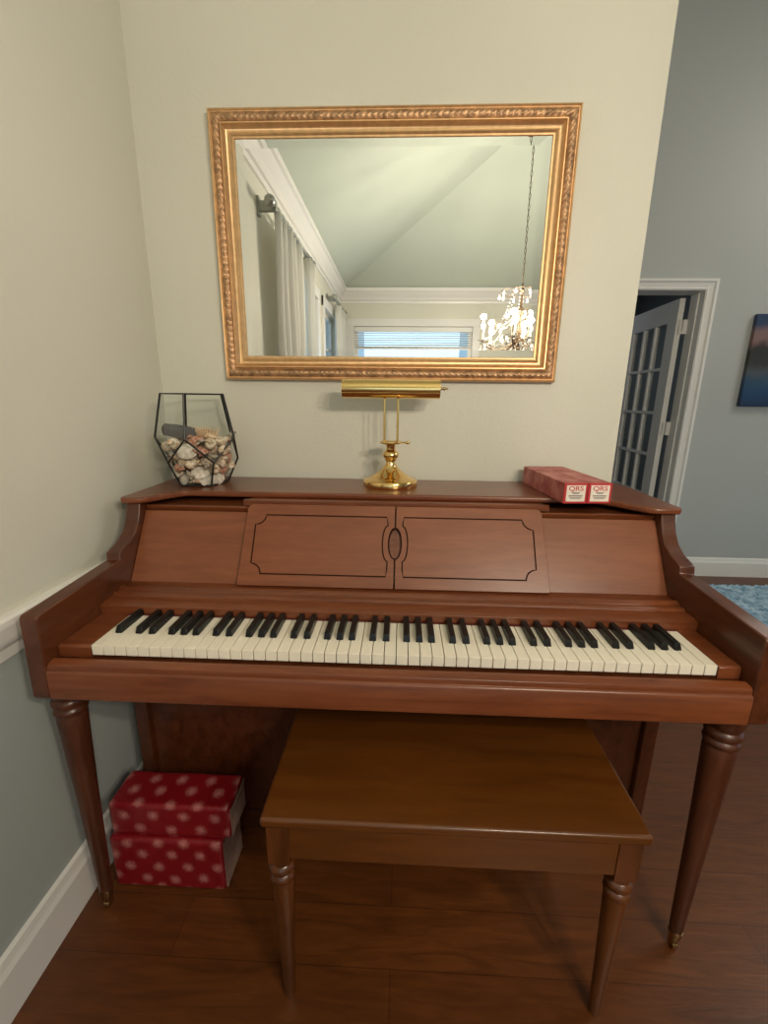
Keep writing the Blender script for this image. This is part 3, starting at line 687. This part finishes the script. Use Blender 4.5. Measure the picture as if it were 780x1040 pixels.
# pack: relax spheres inside the vessel
def wall_r(h):
    for (h0, r0), (h1, r1) in (((0, .064), (.0738, .096)), ((.0738, .096), (.1416, .101)), ((.1416, .101), (.27, .078))):
        if h <= h1: return r0 + (r1 - r0) * max(0, (h - h0)) / (h1 - h0)
    return .07
N = 100; rnd = random.Random(11)
pk = [[Vector((rnd.uniform(-.05, .05), rnd.uniform(-.05, .05), .02 + .2 * i / N)), (0, 1, 2, 3, 4, 2, 0, 1, 2)[i % 9]] for i in range(N)]
rads = [protos[p[1]][1] * .92 for p in pk]
for it in range(500):
    for i in range(N): pk[i][0].z -= .0006
    for i in range(N):
        for j in range(i + 1, N):
            d_ = pk[i][0] - pk[j][0]; L2 = d_.length; mn = rads[i] + rads[j]
            if L2 < mn:
                d_ = d_ / max(L2, 1e-6) * (mn - L2) * .5; pk[i][0] += d_; pk[j][0] -= d_
    for i in range(N):
        p = pk[i][0]; p.z = max(p.z, rads[i] + .001); rr = math.hypot(p.x, p.y); mx_ = max(.004, wall_r(p.z) - rads[i] * .95)
        if rr > mx_: p.x *= mx_ / rr; p.y *= mx_ / rr
used = set()
for i in range(N):
    p, kd = pk[i]; o, rad = protos[kd]
    if kd not in used: used.add(kd); c = o
    else: c = o.copy(); COL.objects.link(c)
    c.location = Vector((JX, JY, JZ)) + p
    if kd in (0, 1):   # open side mostly towards the middle
        out = Vector((p.x, p.y, .02 + rnd.uniform(-.01, .03))).normalized(); q = out.to_track_quat('Z', 'Y'); c.rotation_mode = 'QUATERNION'
        c.rotation_quaternion = q @ Vector((0, 0, 1)).rotation_difference(Vector((rnd.uniform(-.4, .4), rnd.uniform(-.4, .4), 1))) 
    else: c.rotation_euler = (rnd.uniform(1.0, 2.1), rnd.uniform(-.7, .7), rnd.uniform(0, 6.28))
    s = rnd.uniform(.82, 1.0); c.scale = (s, s, s)
ztop = max(p[0].z + r for p, r in zip(pk, rads))
# dark grey stone lying on the shells, left
bm = BM(); bmesh.ops.create_cube(bm, size=1); bmesh.ops.subdivide_edges(bm, edges=bm.edges[:], cuts=5, use_grid_fill=True)
for v in bm.verts:
    d_ = v.co.normalized() * .62; v.co = v.co.lerp(d_, .35); v.co = Vector((v.co.x * .086, v.co.y * .05, v.co.z * .034)) * (1 + .06 * noise.noise(v.co * 3))
bmesh.ops.transform(bm, matrix=Matrix.Translation((JX - .036, JY - .040, JZ + .158)) @ Matrix.Rotation(.5, 4, 'Z') @ Matrix.Rotation(.18, 4, 'Y'), verts=bm.verts[:])
tag(link('stone', bm, plain('slate_stone', (.10, .094, .09), .7, bump=.4, bscale=150), origin=(JX - .036, JY - .040, JZ + .158), smooth=True), 'dark grey flat stone resting on top of the terrarium shells', 'stone')
# spiny comb shell on the right of the heap
cx, cy, czz = JX + .030, JY - .024, JZ + .146
bm = BM(); tube(bm, [(cx - .040 + .078 * t / 10, cy + .01 * math.sin(t * .5), czz - .006 + .008 * math.sin(t * PI / 10)) for t in range(11)], [.003, .006, .009, .011, .0125, .0125, .012, .010, .008, .005, .002], 14)
for r_ in range(3):
    for k in range(12):
        t = (k + .5) / 12; px = cx - .037 + .070 * t; lean = (t - .5) * .02; q = (-.011, 0, .010)[r_]
        tube(bm, [(px, cy + q * .7, czz), (px + lean * .4, cy + q * 1.6, czz + .014), (px + lean + .002, cy + q * 2, czz + .022 + .004 * math.sin(t * PI))], [.0022, .0014, .0003], 6)
tag(link('comb_shell', bm, shell_mat('shell_peach', (.70, .44, .24), (.86, .68, .48), 80), origin=(cx, cy, czz), smooth=True), 'peach spiny comb shell on top of the terrarium shells, right side', 'shell')

# ---------------------------------------------------------------- piano roll boxes
def roll_box_mat():
    mt, nt, b = new_mat('roll_box_paper'); L = nt.links.new
    tc = nt.nodes.new('ShaderNodeTexCoord'); v = nt.nodes.new('ShaderNodeTexNoise'); v.inputs['Scale'].default_value = 26; v.inputs['Detail'].default_value = 3; L(tc.outputs['Object'], v.inputs['Vector'])
    r = nt.nodes.new('ShaderNodeValToRGB'); r.color_ramp.elements[0].position = .4; r.color_ramp.elements[1].position = .62
    r.color_ramp.elements[0].color = (.36, .055, .05, 1); r.color_ramp.elements[1].color = (.55, .19, .16, 1); L(v.outputs['Fac'], r.inputs[0]); L(r.outputs[0], b.inputs['Base Color']); b.inputs['Roughness'].default_value = .5; return mt
M_roll = roll_box_mat(); M_red = plain('red_border', (.50, .03, .035), .45); M_lab = plain('label_paper', (.84, .76, .66), .5); M_ink = plain('print_ink', (.06, .05, .05), .6); M_redt = plain('red_ink', (.55, .03, .04), .5)
def text(body, size, M, mat, parent, name, sx=1.0):
    c = bpy.data.curves.new(name, 'FONT'); c.body = body; c.size = size; c.align_x = 'CENTER'; c.align_y = 'CENTER'; c.extrude = .00008; c.offset = .0002
    t = bpy.data.objects.new(name + '_curve', c); COL.objects.link(t); bpy.context.view_layer.update()
    me = bpy.data.meshes.new_from_object(t.evaluated_get(bpy.context.evaluated_depsgraph_get())); me.name = name
    bpy.data.objects.remove(t)
    mw = M @ Matrix.Diagonal((sx, 1, 1, 1)); me.transform(mw); me.transform(Matrix.Translation(-wloc(parent)))
    me.materials.clear(); me.materials.append(mat)
    o = bpy.data.objects.new(name, me); COL.objects.link(o); o.parent = parent; return o
def roll_box(x, y, ang, label):
    Wd, H, Ln = .0615, .053, .290
    R_ = Matrix.Translation((x, y, .9733)) @ Matrix.Rotation(ang, 4, 'Z')
    e = empty('piano_roll_box', (x, y, .9733), label, 'box', 'piano roll boxes')
    link('carton', box(BM(), 0, Wd, 0, Ln, 0, H, R_), M_roll, e, bevel=.0012)
    link('lid_end', box(BM(), .0005, Wd - .0005, -.0012, .0003, .0005, H - .0005, R_), M_red, e)
    lb = link('paper_label', box(BM(), .0065, Wd - .006, -.0018, -.0010, .0055, H - .0055, R_), M_lab, e)
    F = R_ @ Matrix.Translation((Wd / 2, -.0020, 0)) @ Matrix.Rotation(PI / 2, 4, 'X')
    text('QRS', .0165, F @ Matrix.Translation((0, .0385, 0)), M_redt, lb, 'lettering', 1.25)
    for (u0, u1, v, t) in ((-.011, .011, .0285, .0016), (-.008, .008, .0255, .0013), (-.018, .018, .0200, .0022), (-.016, .016, .0160, .0016), (-.013, .013, .0125, .0012)):
        link('printed_line', box(BM(), Wd / 2 + u0, Wd / 2 + u1, -.00195, -.0018, v - t / 2, v + t / 2, R_), M_ink, lb)
ang = math.radians(5.0)
roll_box(.4165, -.332, ang, 'long red piano roll box on the lid, left of the pair')
roll_box(.4165 + .063 * math.cos(ang), -.332 + .063 * math.sin(ang), ang, 'long red piano roll box on the lid, right of the pair')

# ---------------------------------------------------------------- wrapped gift boxes under the piano
def wrap_mat():
    mt, nt, b = new_mat('red_gift_wrap'); L = nt.links.new
    uv = nt.nodes.new('ShaderNodeUVMap'); uv.uv_map = 'UVMap'
    mp = nt.nodes.new('ShaderNodeMapping'); mp.inputs['Scale'].default_value = (19, 19, 1); mp.inputs['Rotation'].default_value = (0, 0, math.radians(45)); L(uv.outputs[0], mp.inputs[0])
    vo = nt.nodes.new('ShaderNodeTexVoronoi'); vo.voronoi_dimensions = '2D'; vo.inputs['Scale'].default_value = 1; vo.inputs['Randomness'].default_value = .15; L(mp.outputs[0], vo.inputs['Vector'])
    n = nt.nodes.new('ShaderNodeTexNoise'); n.inputs['Scale'].default_value = 8; n.inputs['Detail'].default_value = 5; L(mp.outputs[0], n.inputs['Vector'])
    ad = nt.nodes.new('ShaderNodeMath'); ad.operation = 'MULTIPLY_ADD'; ad.inputs[1].default_value = .38; L(n.outputs['Fac'], ad.inputs[0]); L(vo.outputs['Distance'], ad.inputs[2])
    r = nt.nodes.new('ShaderNodeValToRGB'); r.color_ramp.elements[0].position = .22; r.color_ramp.elements[1].position = .52
    r.color_ramp.elements[0].color = (.44, .16, .15, 1); r.color_ramp.elements[1].color = (.21, .004, .009, 1); L(ad.outputs[0], r.inputs[0]); L(r.outputs[0], b.inputs['Base Color']); b.inputs['Roughness'].default_value = .35; return mt  # red kept deep: the shadow falling on the boxes is put into the colour
M_wrap = wrap_mat(); M_wend = plain('folded_paper_end', (.30, .19, .15), .5, bump=.9, bscale=60, var=.45)
def gift(x0, x1, y0, y1, z0, z1, label):
    e = empty('gift_box', ((x0 + x1) / 2, (y0 + y1) / 2, z0), label, 'box', 'red wrapped boxes under the piano')
    bm = BM(); box(bm, x0, x1, y0, y1, z0, z1); bmesh.ops.subdivide_edges(bm, edges=bm.edges[:], cuts=6, use_grid_fill=True)
    uvl = bm.loops.layers.uv.new('UVMap'); bmesh.ops.recalc_face_normals(bm, faces=bm.faces[:]); bm.normal_update()
    for f in bm.faces:
        nx, ny, nz = map(abs, f.normal)
        for l in f.loops:
            c = l.vert.co; l[uvl].uv = (c.y, c.z) if nx > .7 else ((c.x, c.z) if ny > .7 else (c.x, c.y + z1 - y0))
    cen = Vector(((x0 + x1) / 2, (y0 + y1) / 2, (z0 + z1) / 2))
    for v in bm.verts:
        dd = noise.noise(v.co * 22) * .0022; v.co += (v.co - cen).normalized() * dd
        v.co.z = max(v.co.z, z0)
    link('wrapped_carton', bm, M_wrap, e, bevel=.010, seg=4, angle=60)
    # folded flap of paper on the right end
    bm = BM(); my, mz = (y0 + y1) / 2, (z0 + z1) / 2; g = .006
    def flap(pts, o):
        vs = [bm.verts.new((x1 + o, a_, b_)) for a_, b_ in pts]; v2 = [bm.verts.new((x1 + o + .0012, a_, b_)) for a_, b_ in pts]; k = len(pts)
        bm.faces.new(vs); bm.faces.new(v2[::-1])
        for i in range(k): bm.faces.new([vs[i], vs[(i + 1) % k], v2[(i + 1) % k], v2[i]])
    flap([(y0 + g, z0 + g), (my - .01, mz), (y0 + g, z1 - g)], .0012); flap([(y1 - g, z0 + g), (my + .01, mz), (y1 - g, z1 - g)], .0012)
    flap([(y0 + g, z0 + g), (y1 - g, z0 + g), (my + .012, mz + .012), (my - .012, mz + .012)], .0028)
    flap([(y0 + g, z1 - g), (y1 - g, z1 - g), (my + .014, mz - .004), (my - .014, mz - .004)], .0044)
    link('folded_end', bm, M_wend, e, bevel=.0006)
gift(-.712, -.424, -.612, -.492, 0.001, .158, 'red patterned wrapped box on the floor, bottom of the two')
gift(-.706, -.402, -.604, -.498, .1605, .256, 'red patterned wrapped box stacked on top of the other')

# ---------------------------------------------------------------- picture, rug
def pic_mat():
    mt, nt, b = new_mat('lake_print'); L = nt.links.new
    tc = nt.nodes.new('ShaderNodeTexCoord'); sp = nt.nodes.new('ShaderNodeSeparateXYZ'); L(tc.outputs['Object'], sp.inputs[0])
    n = nt.nodes.new('ShaderNodeTexNoise'); n.inputs['Scale'].default_value = 7; n.inputs['Detail'].default_value = 5; L(tc.outputs['Object'], n.inputs['Vector'])
    ad = nt.nodes.new('ShaderNodeMath'); ad.operation = 'MULTIPLY_ADD'; ad.inputs[1].default_value = .16; L(n.outputs['Fac'], ad.inputs[0]); L(sp.outputs['Z'], ad.inputs[2])
    mr = nt.nodes.new('ShaderNodeMapRange'); mr.inputs[1].default_value = .08; mr.inputs[2].default_value = .66; L(ad.outputs[0], mr.inputs[0])
    r = nt.nodes.new('ShaderNodeValToRGB'); el = r.color_ramp.elements
    stops = [(0, (.008, .022, .06)), (.18, (.012, .05, .13)), (.30, (.03, .07, .12)), (.36, (.07, .08, .09)), (.46, (.035, .035, .03)), (.62, (.03, .028, .024)), (.70, (.22, .13, .12)), (.78, (.20, .13, .13)), (.86, (.03, .05, .11)), (1, (.02, .045, .12))]
    el[0].position, el[0].color = stops[0][0], (*stops[0][1], 1); el[1].position, el[1].color = stops[-1][0], (*stops[-1][1], 1)
    for p_, c_ in stops[1:-1]: k = el.new(p_); k.color = (*c_, 1)
    L(mr.outputs[0], r.inputs[0]); L(r.outputs[0], b.inputs['Base Color']); b.inputs['Roughness'].default_value = .4; return mt
pc = empty('canvas_picture', (2.66, YF, 1.21), 'unframed canvas print of a blue lake below mountains on the grey wall', 'picture')
link('printed_canvas', box(BM(), 2.225, 3.10, YF - .032, YF - .001, 1.21, 1.775), pic_mat(), pc, bevel=.002)
link('hanging_wire', tube(BM(), [(2.4, YF - .0007, 1.70), (2.66, YF - .0007, 1.73), (2.9, YF - .0007, 1.70)], .0006, 6), M_black, pc)

mt, nt, b = new_mat('blue_shag'); L = nt.links.new
tc = nt.nodes.new('ShaderNodeTexCoord'); n = nt.nodes.new('ShaderNodeTexNoise'); n.inputs['Scale'].default_value = 26; n.inputs['Detail'].default_value = 6; n.inputs['Distortion'].default_value = .8; L(tc.outputs['Object'], n.inputs['Vector'])
r = nt.nodes.new('ShaderNodeValToRGB'); r.color_ramp.elements[0].position = .36; r.color_ramp.elements[1].position = .66; r.color_ramp.elements[0].color = (.13, .27, .40, 1); r.color_ramp.elements[1].color = (.48, .64, .78, 1)
L(n.outputs['Fac'], r.inputs[0]); L(r.outputs[0], b.inputs['Base Color']); b.inputs['Roughness'].default_value = .95
RX0, RX1, RY0, RY1 = 1.35, 3.6, .25, 1.44
bm = BM(); nx, ny = 200, 110; g = [[bm.verts.new((RX0 + (RX1 - RX0) * i / nx, RY0 + (RY1 - RY0) * j / ny, .022 + .012 * noise.noise(Vector((i * .9, j * .95, 0))) + .008 * noise.noise(Vector((i * .33, j * .35, 4))))) for j in range(ny + 1)] for i in range(nx + 1)]
for i in range(nx):
    for j in range(ny): bm.faces.new([g[i][j], g[i + 1][j], g[i + 1][j + 1], g[i][j + 1]])
edge = [g[i][0] for i in range(nx + 1)] + [g[nx][j] for j in range(1, ny + 1)] + [g[i][ny] for i in range(nx - 1, -1, -1)] + [g[0][j] for j in range(ny - 1, 0, -1)]
low = [bm.verts.new((v.co.x, v.co.y, 0.0005)) for v in edge]
for i in range(len(edge)): k = (i + 1) % len(edge); bm.faces.new([edge[i], edge[k], low[k], low[i]])
bm.faces.new(low)
tag(link('shag_rug', bm, mt, origin=((RX0 + RX1) / 2, (RY0 + RY1) / 2, 0), smooth=True), 'pale blue shag rug on the dark floor of the room beyond', 'rug')

# ---------------------------------------------------------------- chandelier (behind the camera, seen in the mirror)
CX, CY = .86, -2.14
DZ = -.06
ch = empty('chandelier', (CX, CY, 1.6 + DZ), 'crystal candle chandelier on a long chain, lit, reflected in the mirror', 'chandelier')
M_bronze = plain('bronze', (.16, .11, .07), .35, metal=.8)
M_cand = plain('candle_sleeve', (.80, .72, .55), .5)
mtc, nt, b = new_mat('crystal'); b.inputs['Base Color'].default_value = (1, .97, .93, 1); b.inputs['Roughness'].default_value = .05; b.inputs['Transmission Weight'].default_value = .45; b.inputs['IOR'].default_value = 1.6
M_bulb = emit('candle_bulb_glow', (1.0, .82, .54), 25)
link('column', lathe(BM(), [(0, 1.60), (.008, 1.602), (.022, 1.63), (.012, 1.66), (.016, 1.69), (.045, 1.71), (.048, 1.73), (.018, 1.76), (.010, 1.82), (.010, 1.90), (.026, 1.93), (.012, 1.96), (.008, 2.04), (.02, 2.07), (.008, 2.10), (.004, 2.12), (0, 2.12)], CX, CY, DZ, 24), M_bronze, ch, smooth=True)
zt = cz(CX, CY)
bm = BM(); nl = int((zt - .03 - 2.12 - DZ) / .034)
for k in range(nl):
    z = 2.13 + DZ + .034 * k; a_ = PI / 2 * (k % 2); R_ = .009
    tube(bm, [(CX + math.cos(a_) * R_ * math.cos(t) * .7, CY + math.sin(a_) * R_ * math.cos(t) * .7, z + .020 * math.sin(t)) for t in [i * 2 * PI / 10 for i in range(10)]], .0022, 5, True)
link('chain', bm, M_bronze, ch)
link('canopy', lathe(BM(), [(0, zt - .07), (.02, zt - .06), (.06, zt - .03), (.065, zt + .0), (0, zt + .02)], CX, CY, 0, 24), M_bronze, ch, smooth=True)
NA = 6
for k in range(NA):
    a_ = 2 * PI * k / NA + math.radians(172); ca, sa = math.cos(a_), math.sin(a_)
    arm = link('arm', tube(BM(), [(CX + ca * r_, CY + sa * r_, z + DZ) for r_, z in ((.03, 1.72), (.08, 1.68), (.14, 1.655), (.20, 1.66), (.25, 1.69), (.275, 1.715))], .006, 8), M_bronze, ch, smooth=True)
    ex, ey = CX + ca * .275, CY + sa * .275
    link('bobeche', lathe(BM(), [(0, 1.714), (.012, 1.714), (.034, 1.722), (.038, 1.728), (.012, 1.726), (0, 1.73)], ex, ey, DZ, 18), mtc, arm, smooth=True)
    link('candle', lathe(BM(), [(0, 1.726), (.0105, 1.726), (.0105, 1.80), (0, 1.80)], ex, ey, DZ, 14), M_cand, arm, smooth=True)
    link('bulb', lathe(BM(), [(0, 1.80), (.007, 1.802), (.0135, 1.815), (.0145, 1.826), (.010, 1.843), (.004, 1.857), (0, 1.862)], ex, ey, DZ, 14), M_bulb, arm, smooth=True)
    l = bpy.data.lights.new('candle_light', 'POINT'); l.energy = 17.5; l.color = (1.0, .87, .70); l.shadow_soft_size = .02
    lo = bpy.data.objects.new('candle_light', l); COL.objects.link(lo); lo.location = Vector((ex, ey, 1.885 + DZ)) 
def drop_mesh(s=1.0):
    return lathe(BM(), [(0, 0), (.004 * s, -.006 * s), (.009 * s, -.020 * s), (.0095 * s, -.028 * s), (.006 * s, -.036 * s), (0, -.040 * s)], 0, 0, 0, 6)
d0 = link('crystal_drop', drop_mesh(1.0), mtc); d0.parent = ch; first = True
for (r_, z, nn_) in ((.285, 1.700, 18), (.17, 1.655, 12), (.10, 1.93, 10), (.16, 2.06, 10), (.06, 1.62, 8), (.20, 1.84, 12), (.13, 1.76, 14)):
    for k in range(nn_):
        o = d0 if first else d0.copy()
        if not first: COL.objects.link(o); o.parent = ch
        first = False
        a_ = 2 * PI * (k + .3 * (nn_ % 3)) / nn_; o.location = (r_ * math.cos(a_), r_ * math.sin(a_), z - 1.6 + .008 * math.sin(k * 2.3)); 
bm = BM()
for (r_, z) in ((.10, 1.932), (.16, 2.062), (.06, 1.622), (.20, 1.842), (.13, 1.762), (.17, 1.657), (.285, 1.702)):
    z += DZ
    tube(bm, [(CX + r_ * math.cos(t), CY + r_ * math.sin(t), z) for t in [i * 2 * PI / 36 for i in range(36)]], .0022, 5, True)
    for k in range(3):
        a_ = 2 * PI * k / 3; tube(bm, [(CX + .008 * math.cos(a_), CY + .008 * math.sin(a_), z + .02), (CX + r_ * math.cos(a_), CY + r_ * math.sin(a_), z)], .002, 5)
link('drop_rings', bm, M_bronze, ch)
for k in range(NA):
    bm = BM(); a_ = 2 * PI * k / NA + math.radians(172)
    for (r0, z0, r1, z1, sag, n_) in ((.06, 2.07, .275, 1.74, .10, 26), (.275, 1.715, .275, 1.715, .05, 14), (.03, 1.93, .20, 1.845, .05, 14)):
        for q in range(n_):
            t = q / (n_ - 1); rr = r0 + (r1 - r0) * t; aa = a_ + (2 * PI / NA * t if r0 == r1 else 0)
            sphere(bm, (CX + rr * math.cos(aa), CY + rr * math.sin(aa), z0 + (z1 - z0) * t - sag * 4 * t * (1 - t) + DZ), .0055, 1)
    link('bead_garland', bm, mtc, ch)
